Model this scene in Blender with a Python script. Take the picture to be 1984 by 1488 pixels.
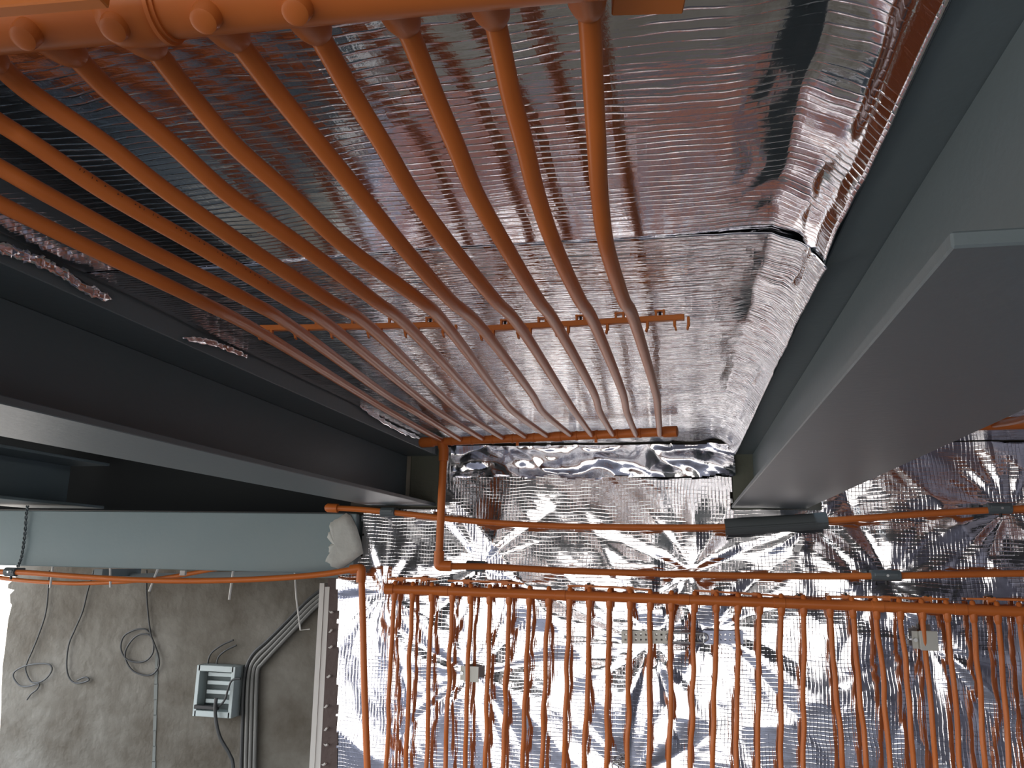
import bpy, math, random
import numpy as np
from mathutils import Vector, Matrix, noise
random.seed(7)
sc = bpy.context.scene
for o in list(bpy.data.objects): bpy.data.objects.remove(o)
COL = sc.collection

# ------------------------------------------------------------------ camera
W, HH, F = 1984., 1488., 1560.
CX, CY = W/2, HH/2
EYE = np.array([0., 0., 2.25])
DD = np.array([333., 350., F]); DD /= np.linalg.norm(DD)          # room depth axis in camera axes
_zx = 150.
ZZ = np.array([_zx, -(F*F + 333*_zx)/350, F]); ZZ /= np.linalg.norm(ZZ)
XX = np.cross(DD, ZZ)
if XX[0] < 0: XX = -XX
cam = bpy.data.objects.new('camera', bpy.data.cameras.new('camera'))
COL.objects.link(cam)
cam.data.sensor_width = 36; cam.data.lens = 36*F/W
cam.data.clip_start = 0.02; cam.data.clip_end = 200
R3 = np.array([[XX[0], -XX[1], -XX[2]], [DD[0], -DD[1], -DD[2]], [ZZ[0], -ZZ[1], -ZZ[2]]])
M = Matrix([list(R3[i]) + [EYE[i]] for i in range(3)] + [[0, 0, 0, 1]])
cam.matrix_world = M
sc.camera = cam
cam.data.dof.use_dof = False

# ------------------------------------------------------------------ view + light
sc.view_settings.view_transform = 'Standard'
sc.view_settings.look = 'None'
sc.view_settings.gamma = 1
sc.view_settings.exposure = -0.36
sc.view_settings.use_curve_mapping = False
world = bpy.data.worlds.new('sky'); sc.world = world; world.use_nodes = True
wn = world.node_tree.nodes; wl = world.node_tree.links
bg = wn['Background']
tc = wn.new('ShaderNodeTexCoord'); sx = wn.new('ShaderNodeSeparateXYZ'); rp = wn.new('ShaderNodeValToRGB')
wl.new(tc.outputs['Generated'], sx.inputs[0]); wl.new(sx.outputs['Z'], rp.inputs[0]); wl.new(rp.outputs[0], bg.inputs['Color'])
e = rp.color_ramp.elements                                         # hazy sky above a paler horizon and a grey-brown ground
e[0].position = 0.0; e[0].color = (.30, .28, .26, 1)
e[1].position = 1.0; e[1].color = (.55, .75, 1.0, 1)
e2 = e.new(.03); e2.color = (1, 1, 1, 1)
bg.inputs['Strength'].default_value = 11.0

def area(name, loc, rot, sx_, sy_, power, color, portal=False):
    l = bpy.data.lights.new(name, 'AREA'); l.shape = 'RECTANGLE'; l.size = sx_; l.size_y = sy_
    l.energy = power; l.color = color
    if portal: l.cycles.is_portal = True
    o = bpy.data.objects.new(name, l); o.location = loc; o.rotation_euler = rot; COL.objects.link(o); return o
# room window openings (the light of the place)
YB, YW, XL, XR = -3.6, 2.87, -4.2, 3.6       # back wall, foil wall, left facade, right wall
BWX = [(-3.7, -1.05), (-.93, 1.75)]; BWZ = (.22, 2.30)
for i, (a, b) in enumerate(BWX):
    area('window_portal', ((a+b)/2, YB+.02, sum(BWZ)/2), (math.pi/2, 0, 0), b-a, BWZ[1]-BWZ[0], 1, (1, 1, 1), True)
area('facade_portal', (XL+.02, 3.1, 1.6), (math.pi/2, 0, -math.pi/2), 6.6, 1.7, 1, (1, 1, 1), True)

area('side_portal', (XL+.02, -1.9, 1.27), (math.pi/2, 0, -math.pi/2), 2.6, 2.25, 1, (1, 1, 1), True)

# ------------------------------------------------------------------ helpers
def ray(px, py):
    v = np.array([px-CX, py-CY, F]); return np.array([v@XX, v@DD, v@ZZ])
def at(px, py, x=None, y=None, z=None):
    "the point of the plane x=, y= or z= (z above the floor) seen at a pixel"
    r = ray(px, py)
    if x is not None: t = x/r[0]
    elif y is not None: t = y/r[1]
    else: t = (z-EYE[2])/r[2]
    return EYE + r*t
def tag(o, label=None, cat=None, group=None, kind=None):
    if label: o['label'] = label
    if cat: o['category'] = cat
    if group: o['group'] = group
    if kind: o['kind'] = kind
    return o
def thing(name, label, cat, loc, group=None):
    o = bpy.data.objects.new(name, None); COL.objects.link(o); o.empty_display_size = .05
    o.location = Vector(loc); return tag(o, label, cat, group)

class MB:
    def __init__(s): s.v = []; s.f = []
    def add(s, vs, fs):
        b = len(s.v); s.v += [tuple(map(float, p)) for p in vs]; s.f += [tuple(i+b for i in q) for q in fs]; return s
    def box(s, c, size, rot=None, bev=0.0):
        c = np.array(c, float); h = np.array(size, float)/2
        if bev <= 0 or bev >= min(h):
            P = [(x, y, z) for x in (-1, 1) for y in (-1, 1) for z in (-1, 1)]
            vs = [np.array(p)*h for p in P]
            fs = [(0, 1, 3, 2), (4, 6, 7, 5), (0, 4, 5, 1), (2, 3, 7, 6), (0, 2, 6, 4), (1, 5, 7, 3)]
        else:
            vs = []; idx = {}
            for x in (-1, 1):
                for y in (-1, 1):
                    for z in (-1, 1):
                        for a in range(3):
                            q = np.array([x, y, z])*(h-bev); q[a] = (x, y, z)[a]*h[a]
                            idx[(x, y, z, a)] = len(vs); vs.append(q)
            fs = []
            for a in range(3):
                b_, c_ = (a+1) % 3, (a+2) % 3
                for sgn in (-1, 1):
                    L = []
                    for (u, w) in ((-1, -1), (1, -1), (1, 1), (-1, 1)):
                        k = [0, 0, 0]; k[a] = sgn; k[b_] = u; k[c_] = w; L.append(idx[(*k, a)])
                    fs.append(tuple(L if sgn > 0 else L[::-1]))
                for u in (-1, 1):
                    for w in (-1, 1):
                        k0 = [0, 0, 0]; k1 = [0, 0, 0]; k0[a] = -1; k1[a] = 1
                        for k in (k0, k1): k[b_] = u; k[c_] = w
                        L = [idx[(*k0, b_)], idx[(*k1, b_)], idx[(*k1, c_)], idx[(*k0, c_)]]
                        fs.append(tuple(L if u*w > 0 else L[::-1]))
            for x in (-1, 1):
                for y in (-1, 1):
                    for z in (-1, 1):
                        L = [idx[(x, y, z, a)] for a in range(3)]
                        fs.append(tuple(L if x*y*z > 0 else L[::-1]))
        if rot is not None: vs = [np.array(rot)@v for v in vs]
        return s.add([v+c for v in vs], fs)
    def obox(s, a, b, w, h, up=(0, 0, 1), bev=0.0):
        "bar from a to b, w wide across, h high along up"
        a = np.array(a, float); b = np.array(b, float); d = b-a; L = np.linalg.norm(d); d /= L
        up = np.array(up, float); sd = np.cross(d, up); sd /= np.linalg.norm(sd); up = np.cross(sd, d)
        return s.box((a+b)/2, (L, w, h), np.array([d, -sd, up]).T, bev)
    def tube(s, pts, r, n=14, cap=True, closed=False):
        P = [np.array(p, float) for p in pts]; m = len(P)
        rr = r if isinstance(r, (list, tuple, np.ndarray)) else [r]*m
        T = []
        for i in range(m):
            d = P[min(i+1, m-1)]-P[max(i-1, 0)]
            T.append(d/(np.linalg.norm(d)+1e-12))
        u = np.cross(T[0], (0, 0, 1))
        if np.linalg.norm(u) < .1: u = np.cross(T[0], (1, 0, 0))
        u /= np.linalg.norm(u); vs = []
        for i in range(m):
            u = u-T[i]*(u@T[i]); u /= np.linalg.norm(u); w = np.cross(T[i], u)
            for k in range(n):
                a = 2*math.pi*k/n; vs.append(P[i]+rr[i]*(math.cos(a)*u+math.sin(a)*w))
        fs = [(i*n+k, i*n+(k+1) % n, (i+1)*n+(k+1) % n, (i+1)*n+k) for i in range(m-1) for k in range(n)]
        if cap: fs += [tuple(range(n))[::-1], tuple((m-1)*n+k for k in range(n))]
        return s.add(vs, fs)
    def cyl(s, a, b, r, n=20): return s.tube([a, b], r, n)
    def prism(s, poly, y0, y1, axis='y'):
        "poly in (x,z), extruded in y"
        n = len(poly); vs = [(x, y0, z) for x, z in poly]+[(x, y1, z) for x, z in poly]
        fs = [tuple(range(n)), tuple(range(n, 2*n))[::-1]]+[(i, i+n, (i+1) % n+n, (i+1) % n) for i in range(n)]
        return s.add(vs, fs)
    def build(s, name, mat, parent=None, smooth=True, bevel=0, sub=0, auto=35):
        loc = np.array(parent_world(parent)) if parent else (np.mean(np.array(s.v), axis=0))
        me = bpy.data.meshes.new(name); me.from_pydata([tuple(np.array(p)-loc) for p in s.v], [], s.f)
        me.validate(); me.update()
        o = bpy.data.objects.new(name, me); COL.objects.link(o)
        if parent: o.parent = parent
        else: o.location = loc
        me.materials.append(mat)
        if smooth:
            me.polygons.foreach_set('use_smooth', [True]*len(me.polygons))
            me.set_sharp_from_angle(angle=math.radians(auto))
        if bevel:
            b = o.modifiers.new('bevel', 'BEVEL'); b.width = bevel; b.segments = 2; b.limit_method = 'ANGLE'
        return o
def parent_world(p):
    v = Vector((0, 0, 0))
    while p: v += p.location; p = p.parent
    return v
def smooth(pts, k=8):
    "Catmull-Rom through the points"
    P = [np.array(p, float) for p in pts]; P = [2*P[0]-P[1]]+P+[2*P[-1]-P[-2]]; out = []
    for i in range(1, len(P)-2):
        for j in range(k):
            t = j/k; a, b, c, d = P[i-1:i+3]
            out.append(.5*((2*b)+(-a+c)*t+(2*a-5*b+4*c-d)*t*t+(-a+3*b-3*c+d)*t**3))
    out.append(P[-2]); return out

# ------------------------------------------------------------------ materials
def mat(name, color, rough=.5, metal=0., bump=None, vary=None, spec=.5):
    m = bpy.data.materials.new(name); m.use_nodes = True; N = m.node_tree.nodes; L = m.node_tree.links
    b = N['Principled BSDF']; b.inputs['Base Color'].default_value = (*color, 1)
    b.inputs['Roughness'].default_value = rough; b.inputs['Metallic'].default_value = metal
    b.inputs['Specular IOR Level'].default_value = spec
    t = N.new('ShaderNodeTexCoord')
    if vary:                                   # (scale, second colour, low, high)
        n = N.new('ShaderNodeTexNoise'); n.inputs['Scale'].default_value = vary[0]; n.inputs['Detail'].default_value = 8
        n.inputs['Roughness'].default_value = .6
        r = N.new('ShaderNodeValToRGB'); r.color_ramp.elements[0].position = vary[2]; r.color_ramp.elements[1].position = vary[3]
        r.color_ramp.elements[0].color = (*color, 1); r.color_ramp.elements[1].color = (*vary[1], 1)
        L.new(t.outputs['Object'], n.inputs['Vector']); L.new(n.outputs['Fac'], r.inputs[0]); L.new(r.outputs[0], b.inputs['Base Color'])
    if bump:
        n = N.new('ShaderNodeTexNoise'); n.inputs['Scale'].default_value = bump[0]; n.inputs['Detail'].default_value = 6
        bp = N.new('ShaderNodeBump'); bp.inputs['Strength'].default_value = bump[1]; bp.inputs['Distance'].default_value = bump[2]
        L.new(t.outputs['Object'], n.inputs['Vector']); L.new(n.outputs['Fac'], bp.inputs['Height']); L.new(bp.outputs[0], b.inputs['Normal'])
    return m
def foil_mat(name, ax, px_, pz_, rough, sx_, sz_, crinkle, streak=0., sc_=(10, 120, 10)):
    """aluminised film laid over a thread grid; ax: the two in-plane axes, px_/pz_ thread pitch"""
    m = bpy.data.materials.new(name); m.use_nodes = True; N = m.node_tree.nodes; L = m.node_tree.links
    b = N['Principled BSDF']; b.inputs['Base Color'].default_value = (.86, .86, .89, 1)
    b.inputs['Metallic'].default_value = 1; b.inputs['Roughness'].default_value = rough
    g = N.new('ShaderNodeNewGeometry'); s = N.new('ShaderNodeSeparateXYZ')
    nz = N.new('ShaderNodeTexNoise'); nz.inputs['Scale'].default_value = 6; nz.inputs['Detail'].default_value = 3
    L.new(g.outputs['Position'], nz.inputs['Vector'])
    mx = N.new('ShaderNodeVectorMath'); mx.operation = 'MULTIPLY_ADD'
    mx.inputs[1].default_value = (.035, .035, .035); L.new(nz.outputs['Color'], mx.inputs[0]); L.new(g.outputs['Position'], mx.inputs[2])
    L.new(mx.outputs[0], s.inputs[0])
    def math_(op, a, b2=None, c=None):
        n = N.new('ShaderNodeMath'); n.operation = op
        for i, q in enumerate((a, b2, c)):
            if q is None: continue
            if isinstance(q, (int, float)): n.inputs[i].default_value = q
            else: L.new(q, n.inputs[i])
        return n.outputs[0]
    def threads(out, pitch, sharp):
        w = math_('SINE', math_('MULTIPLY', out, 2*math.pi/pitch))
        w = math_('ADD', math_('MULTIPLY', w, .5), .5)
        return math_('POWER', w, sharp)
    t1 = threads(s.outputs[ax[0]], px_, 12); t2 = threads(s.outputs[ax[1]], pz_, 7)
    n2 = N.new('ShaderNodeTexNoise'); n2.inputs['Scale'].default_value = 14; n2.inputs['Detail'].default_value = 4
    L.new(g.outputs['Position'], n2.inputs['Vector'])
    mask = math_('MAXIMUM', math_('ADD', math_('MULTIPLY', n2.outputs['Fac'], 3.4), -1.15), .12)
    h = math_('MULTIPLY', math_('ADD', math_('MULTIPLY', t1, sx_), math_('MULTIPLY', t2, sz_)), mask)
    v = N.new('ShaderNodeTexNoise'); v.inputs['Scale'].default_value = 55; v.inputs['Detail'].default_value = 6; v.inputs['Roughness'].default_value = .62
    L.new(g.outputs['Position'], v.inputs['Vector'])
    h = math_('ADD', h, math_('MULTIPLY', v.outputs['Fac'], crinkle))
    v2 = N.new('ShaderNodeTexNoise'); v2.inputs['Scale'].default_value = 9; v2.inputs['Detail'].default_value = 2
    L.new(g.outputs['Position'], v2.inputs['Vector'])
    h = math_('ADD', h, math_('MULTIPLY', v2.outputs['Fac'], crinkle*4))
    if streak:
        mp = N.new('ShaderNodeVectorMath'); mp.operation = 'MULTIPLY'; mp.inputs[1].default_value = sc_
        L.new(g.outputs['Position'], mp.inputs[0])
        v3 = N.new('ShaderNodeTexNoise'); v3.inputs['Scale'].default_value = 1; v3.inputs['Detail'].default_value = 3
        L.new(mp.outputs[0], v3.inputs['Vector'])
        h = math_('ADD', h, math_('MULTIPLY', v3.outputs['Fac'], streak))
    bp = N.new('ShaderNodeBump'); bp.inputs['Strength'].default_value = 1; bp.inputs['Distance'].default_value = .001
    L.new(h, bp.inputs['Height']); L.new(bp.outputs[0], b.inputs['Normal'])
    return m

M_OR = mat('orange_plastic', (.60, .168, .034), .36, spec=.34, vary=(9, (.54, .142, .029), .35, .75))
M_OR2 = mat('orange_clip_plastic', (.66, .19, .03), .4)
M_PAINT = mat('grey_blue_paint', (.138, .176, .186), .42, bump=(60, .15, .004), vary=(3, (.152, .188, .198), .3, .7))
M_LINT = mat('pale_green_primer', (.19, .27, .29), .5, bump=(70, .1, .004), vary=(2.5, (.225, .29, .30), .3, .7))
M_DARK = mat('painted_shade', (.018, .022, .024), .9)  # near-black: shade of the ceiling void put into the colour, no soot
M_CONC = mat('bare_concrete', (.070, .058, .042), .9, bump=(18, .5, .02), vary=(2.4, (.170, .160, .138), .34, .68))
M_PAD = mat('damp_mortar', (.15, .165, .125), .95, bump=(30, .6, .01), vary=(9, (.16, .165, .13), .35, .7))
M_PLAST = mat('grey_plaster', (.25, .25, .31), .9, bump=(25, .3, .01), vary=(1.5, (.30, .30, .36), .3, .7))
M_FLOOR = mat('dusty_floor', (.115, .105, .125), .9, vary=(1.2, (.08, .075, .09), .3, .7))
M_GREY = mat('grey_clamp_plastic', (.10, .125, .135), .5)
M_FOAM = mat('grey_foam', (.085, .10, .105), .8, bump=(120, .2, .003))
M_STEEL = mat('galvanised_steel', (.55, .57, .58), .38, 1.0)
M_STEELW = mat('dull_zinc', (.50, .50, .46), .55, .7)
M_BLACK = mat('black_rubber', (.012, .012, .013), .5)
M_CABLE = mat('grey_cable', (.16, .16, .15), .55)
M_CABLED = mat('dark_cable', (.035, .037, .038), .55)
M_WHITE = mat('white_plastic', (.60, .59, .56), .5)
M_BOX = mat('grey_box_plastic', (.42, .48, .48), .45)
M_BOXD = mat('dark_box_inside', (.07, .09, .09), .6)
M_BROWN = mat('brown_tape', (.075, .048, .042), .6, bump=(40, .4, .01))
M_PAPER = mat('torn_paper', (.60, .62, .58), .85, bump=(9, .6, .02), vary=(6, (.50, .53, .50), .35, .7))
M_INK = mat('dark_print', (.09, .03, .015), .6)
M_FC = foil_mat('ceiling_foil', (1, 0), .0122, .011, .085, .30, .03, .20, .5, (7, 60, 10))
M_FC2 = foil_mat('far_ceiling_foil', (1, 0), .0105, .011, .06, 1.0, .10, .30, 3.6, (12, 95, 10))
M_FW = foil_mat('wall_foil', (2, 0), .0125, .0115, .085, .24, .26, .08)
M_FE = foil_mat('edge_foil', (1, 0), .012, .011, .08, .10, .10, .5)

Zc = 2.25
H = Zc+.42          # foil ceiling height
# ------------------------------------------------------------------ setting
def struct(name, mb, m, sm=False):
    o = mb.build(name, m, None, smooth=sm); o['kind'] = 'structure'; return o
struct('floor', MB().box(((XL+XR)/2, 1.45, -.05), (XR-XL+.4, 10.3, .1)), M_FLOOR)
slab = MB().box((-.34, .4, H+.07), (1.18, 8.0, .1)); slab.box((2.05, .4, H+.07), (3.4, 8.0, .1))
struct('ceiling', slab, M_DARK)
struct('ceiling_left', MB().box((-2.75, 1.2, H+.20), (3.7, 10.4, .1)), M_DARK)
# wall with the openings behind the photographer
bw = MB()
xs = [XL-.1, BWX[0][0], BWX[0][1], BWX[1][0], BWX[1][1], XR+.1]
for k in (0, 2, 4): bw.box(((xs[k]+xs[k+1])/2, YB-.1, 1.4), (xs[k+1]-xs[k], .2, 2.8))
for k in (1, 3):
    bw.box(((xs[k]+xs[k+1])/2, YB-.1, BWZ[0]/2), (xs[k+1]-xs[k], .2, BWZ[0]))
    bw.box(((xs[k]+xs[k+1])/2, YB-.1, (BWZ[1]+2.8)/2), (xs[k+1]-xs[k], .2, 2.8-BWZ[1]))
struct('wall_back', bw, M_PLAST)
struct('wall_right', MB().box((XR+.1, 1.2, 1.4), (.2, 10.4, 2.8)), M_PLAST)
lw = MB().box((XL-.1, -3.45, 1.4), (.2, .5, 2.8)).box((XL-.1, -.4, 1.4), (.2, .4, 2.8)).box((XL-.1, -1.9, .075), (.2, 2.6, .15)).box((XL-.1, -1.9, 2.6), (.2, 2.6, .4)).box((XL-.1, 3.1, .375), (.2, 6.6, .75)).box((XL-.1, 3.1, 2.625), (.2, 6.6, .35)).box((XL-.1, 6.5, 1.4), (.2, .2, 2.8))
struct('wall_left', lw, M_PLAST)
xo = at(655, 1300, y=YW)[0]                       # free edge of the foil-clad wall
struct('wall_front', MB().box(((xo+XR)/2, YW+.12, 1.4), (XR-xo, .2, 2.76)), M_CONC)
# concrete wall of the room seen through the opening, broken off at its left end
YF = 4.5
edge = [(30, 1120), (16, 1132), (15, 1140), (28, 1143), (19, 1152), (20, 1168), (23, 1172), (16, 1200), (12, 1235), (9, 1262), (5, 1290), (3, 1330), (2, 1380), (-2, 1440), (-4, 1490)]
poly = [(at(px, py, y=YF)[0], at(px, py, y=YF)[2]) for px, py in edge]
poly = poly+[(poly[-1][0]-.03, 0.02), (xo+1.3, 0.02), (xo+1.3, 2.66), (poly[0][0]-.02, 2.66)]
struct('wall_far', MB().prism(poly, YF, YF+.2), M_CONC)
struct('unseen_dark_panel', MB().box((-2.0, YF-.015, .4), (4.3, .03, .8)), M_DARK)  # unseen dark band, added to darken what the left ceiling foil mirrors
struct('unseen_dark_floor', MB().box((-2.7, 4.2, .004), (3.0, 4.8, .006)), M_DARK)  # dark sheet out of view, added so the foil mirrors no bright floor
sm_ = MB()
for k in range(9):
    a_ = at(304-k*.8, 1265+k*30, y=YF-.002); b_ = at(303-k*.8, 1296+k*30, y=YF-.002); sm_.obox(a_, b_, .004, .016+.008*((k*37) % 5)/5, (1, 0, 0))
struct('trim_3', sm_, mat('pale_filler', (.15, .16, .15), .9))
struct('void_shade_panel', MB().box((-3.0, 3.35, H-.02), (3.3, .12, .42)), M_DARK)  # dark panel added in place of the shaded void above the lintel

# ------------------------------------------------------------------ steel beams
def beam(label, x0, x1, zb, zt, y0, y1, yflange0, web_w=.012, ft=.012, group=None, xc=None, x1t=None, ftt=None, x0t=None):
    x0t = x0t if x0t is not None else x0
    xc = xc or (x0+x1)/2; x1t = x1t or x1
    t = thing('steel_beam', label, 'beam', (xc, y0, zb), group)
    def slab_(a, b, za, zb_, ya, yb): return MB().box(((a+b)/2, (ya+yb)/2, (za+zb_)/2), (b-a, yb-ya, zb_-za), bev=.0015)
    slab_(x0, x1, zb, zb+ft, yflange0, y1).build('bottom_flange', M_PAINT, t, False)
    slab_(x0t, x1t, zt, zt+(ftt or ft), y0, y1).build('top_flange', M_PAINT, t, False)
    slab_(xc-web_w/2, xc+web_w/2, zb+ft, zt, y0, y1).build('web', M_PAINT, t, False)
    return t
ZA = Zc+.19; XA0, XA1 = at(0, 845, z=ZA)[0], at(0, 782, z=ZA)[0]
beam('dark grey painted steel beam running back along the left of the foil ceiling', XA0, XA1, ZA, Zc+.375, -3.55, YW-.01, -3.55, ftt=.05)
XB0, XB1 = .163, .405
yc = at(1850, 480, z=Zc+.19)[1]
bmR = beam('wide grey-green steel beam at right with a mauve underside and squared plate end', XB0, XB1, Zc+.19, Zc+.374, -3.55, YW-.01, yc, ft=.011, xc=.245, x1t=.33, x0t=.184)
beam('narrow blue-grey beam flange far left above the pale lintel', at(0, 980, z=ZA)[0], at(0, 966, z=ZA)[0], Zc+.19, Zc+.38, -3.55, YW+.3, -3.55)
# lintel over the opening
L0 = at(-60, 995, y=YW-.05); L1 = at(697, 992, y=YW-.05); zt_ = at(350, 992, y=YW-.05)[2]; zb_ = at(350, 1104, y=YW-.05)[2]
lt = thing('lintel_beam', 'pale grey-green steel box lintel across the top of the opening', 'beam', ((L0[0]+L1[0])/2, YW+.05, zb_))
MB().box(((L0[0]-1.0+L1[0]-.012)/2, YW+.05, (zt_+zb_)/2), (L1[0]-.012-L0[0]+1.0, .2, zt_-zb_), bev=.003).build('box_section', M_LINT, lt, False)
# vertical post of mortar at the beam seats
for (pa, pb, lab) in (((800, 872), (851, 975), 'greenish mortar pad behind the left beam end'), ((1416, 866), (1478, 980), 'greenish mortar pad behind the right beam end')):
    a = at(*pa, y=YW); b = at(*pb, y=YW)
    m_ = MB().box(((a[0]+b[0])/2, YW-.004, (a[2]+b[2])/2), (abs(b[0]-a[0]), .03, abs(a[2]-b[2])+.03), bev=.004)
    tag(m_.build('mortar_pad', M_PAD, None, False), lab, 'mortar')

# ------------------------------------------------------------------ foil sheets
def nz(x, y, z=0, s=1.): return noise.noise(Vector((x*s, y*s, z)))
def grid(us, vs, fn, keep=None):
    nu, nv = len(us), len(vs); V = [fn(u, v) for v in vs for u in us]; Fc = []
    for j in range(nv-1):
        for i in range(nu-1):
            if keep is None or keep((us[i]+us[i+1])/2, (vs[j]+vs[j+1])/2):
                Fc.append((j*nu+i, j*nu+i+1, (j+1)*nu+i+1, (j+1)*nu+i))
    m = MB(); m.v = [tuple(map(float, p)) for p in V]; m.f = Fc; return m
def ridge(t): return 1-abs(2*(t-math.floor(t))-1)

def ceiling_sheet(y0, y1, zoff, label, seed, xa=XA1+.004, fm=None, xb=.184, zl=Zc+.375, zr=Zc+.371):
    # cross profile: left lip, flat field, sloping crease, right lip
    prof = [(xa, H-.003), (xa+.03, H-.002), (xb-.065, H), (xb-.034, H-.014), (xb-.014, H-.031), (xb-.001, zr)]
    segs = []
    for i in range(len(prof)-1):
        a, b = np.array(prof[i]), np.array(prof[i+1]); n = max(4, int(np.linalg.norm(b-a)/.006))
        for k in range(n): segs.append((a+(b-a)*k/n))
    segs.append(np.array(prof[-1])); n = len(segs); S = [0]
    for i in range(1, n): S.append(S[-1]+np.linalg.norm(segs[i]-segs[i-1]))
    ys = np.arange(y0, y1+.001, .008)
    def fn(u, y):
        i = int(u); p = segs[i]; s = S[i]; q = min(s, S[-1]-s)
        edge_ = math.exp(-max(0, q-.06)/.05); flat = 1-math.exp(-q/.05)
        x, z = p
        w = .007*nz(x, y, 1, 2.0)+.0008*nz(x, y*.6, 1, 9)
        w += edge_*(.009*nz(x*2, y, 4, 6)+.005*abs(nz(x*2, y, 6, 14)))*(1 if s > S[-1]/2 else .5)
        w -= .05*max(0, min(x, xb-.065)-(xb-.14))
        xo_ = edge_*(.012*nz(z*2, y, seed+9, 6)+.005*nz(z*3, y, seed+4, 15))
        lip = 1. if s > S[-1]-.035 else 0.
        if s < .1: w *= .35; xo_ = 0
        if lip:
            if s > S[-1]-.035: xo_ = min(xo_*.5, 0)-.001; w = w*.3
        # the sheet dips a little in the middle of the bay and at the far corner
        w -= .006*math.exp(-((x+.05)**2+(y-1.9)**2)/.05)
        if zoff: w += (.0016+zoff*max(0, min(1, (x-.02)/.12)))*math.exp(-max(0, y-y0)/.06)
        return (x+xo_, y, min(z-.004-w, H+.006))
    m = grid(list(range(n)), list(ys), fn)
    o = m.build('foil_sheet', fm or M_FC, None, auto=180); tag(o, label, 'foil', 'foil sheets'); o.modifiers.new('t', 'SOLIDIFY').thickness = .0006
    return o
def scrap(pts, wid, label, seed):
    P = smooth([at(px, py, x=XA1+.004) for px, py in pts], 8); n = len(P); rows = []
    for k, p in enumerate(P):
        w_ = wid*min(1, k/4+.15, (n-1-k)/4+.15)*(.75+.5*nz(k*.7, 0, seed, 1))
        rows.append([p+np.array([.002+.006*abs(nz(k*.5, j, seed, 1)), .006*nz(k*.6, j*.8, seed+2, 1), (j-1.5)*w_/3+.004*nz(k*.9, j, seed+5, 1)]) for j in range(4)])
    m = MB(); m.v = [tuple(map(float, q)) for r_ in rows for q in r_]
    m.f = [(k*4+j, k*4+j+1, k*4+j+5, k*4+j+4) for k in range(n-1) for j in range(3)]
    o = m.build('foil_scrap', M_FE, None, auto=30); o.modifiers.new('t', 'SOLIDIFY').thickness = .0008; tag(o, label, 'foil', 'foil scraps on the left beam')
scrap([(-30, 465), (20, 488), (70, 505), (120, 530), (165, 560), (215, 580)], .022, 'longest jagged foil scrap on the left beam edge at the left of the picture', 2)
scrap([(352, 655), (400, 662), (440, 675), (478, 692)], .016, 'short jagged foil scrap in the middle of the left beam edge', 12)
scrap([(690, 782), (735, 812), (775, 834), (815, 850)], .020, 'bright foil scrap on the left beam edge close to the far header cap', 22)
seam = at(1400, 455, z=H)[1]
ceiling_sheet(-.9, seam+.02, 0, 'nearer crinkled silver foil sheet on the ceiling above the thick orange header pipe', 1)
ceiling_sheet(seam-.02, YW-.03, .006, 'farther silver foil sheet on the ceiling beyond the taped seam', 7, fm=M_FC2)
# next bay to the right
ceiling_sheet(1.2, YW-.03, 0, 'silver foil sheet on the ceiling of the bay right of the wide beam', 3, fm=M_FC2, xa=.42, xb=1.7)

anch = [(1242, 1232, .35), (1375, 1232, .38), (1215, 1484, .30), (935, 1100, .22), (925, 1300, .30), (1345, 1100, .22), (1790, 1245, .28), (1935, 985, .2), (1715, 1112, .22), (755, 1150, .2), (1560, 1015, .25)]
AN = [(at(a, b, y=YW)[0], at(a, b, y=YW)[2], r) for a, b, r in anch]
def wall_h(x, z):
    h = 0.
    wx = x+.05*nz(x, z, 3, 3); wz = z+.05*nz(x, z, 8, 3)
    for k, (ax, az, R) in enumerate(AN):
        dx, dz = wx-ax, wz-az; r = math.hypot(dx, dz)
        if r > R*3: continue
        th = math.atan2(dz, dx)
        f = nz(math.cos(th)*1.7, math.sin(th)*1.7, k*7.3)+.35*nz(math.cos(th)*3.6, math.sin(th)*3.6, k*3.1+5)
        h += (.014*abs(f)+.004)*min(r/.10, 1)*math.exp(-(r/R)**1.5)*(.5+r/R)
    h += .015*(1-abs(nz(x*1.3+z*.7, z*.6, 2, 1.9))*2.0)
    h += .0020*nz(x, z, 5, 7)+.0011*abs(nz(x*1.5+z, z, 6, 15))
    return max(0, min(h, .045))
def px_of(x, z, y=YW):
    v = (x-EYE[0])*XX+(y-EYE[1])*DD+(z-EYE[2])*ZZ; return CX+F*v[0]/v[2], CY+F*v[1]/v[2]
X1 = 1.62
CUTX = [at(853, 930, y=YW)[0], at(1418, 930, y=YW)[0], at(1580, 985, y=YW)[0]]
ztop_b = at(850, 990, y=YW)[2]
def keepw(x, z):
    px, py = px_of(x, z)
    j = 5*nz(x, z, 1, 30)
    if z > ZA-.01:
        if px < 860+j: return False
        if 1416+j < px < 1590+j and z > ZA-.005: return False
    if px < 712 and py < 1078+8*nz(x, z, 4, 20) and py > 990: return px > 700+(1078-py)*.05 and False or px > 706+j
    if px < 657+j*.6: return False
    return z < H-.012
wf = grid(list(np.arange(xo-.02, X1, .0075)), list(np.arange(1.22, H, .0075)), lambda x, z: (x, YW-.002-wall_h(x, z), z), keepw)
o = wf.build('foil_sheet', M_FW, None, auto=180); tag(o, 'large wrinkled silver foil sheet covering the wall behind the upright orange pipes', 'foil', 'foil sheets')
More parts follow.
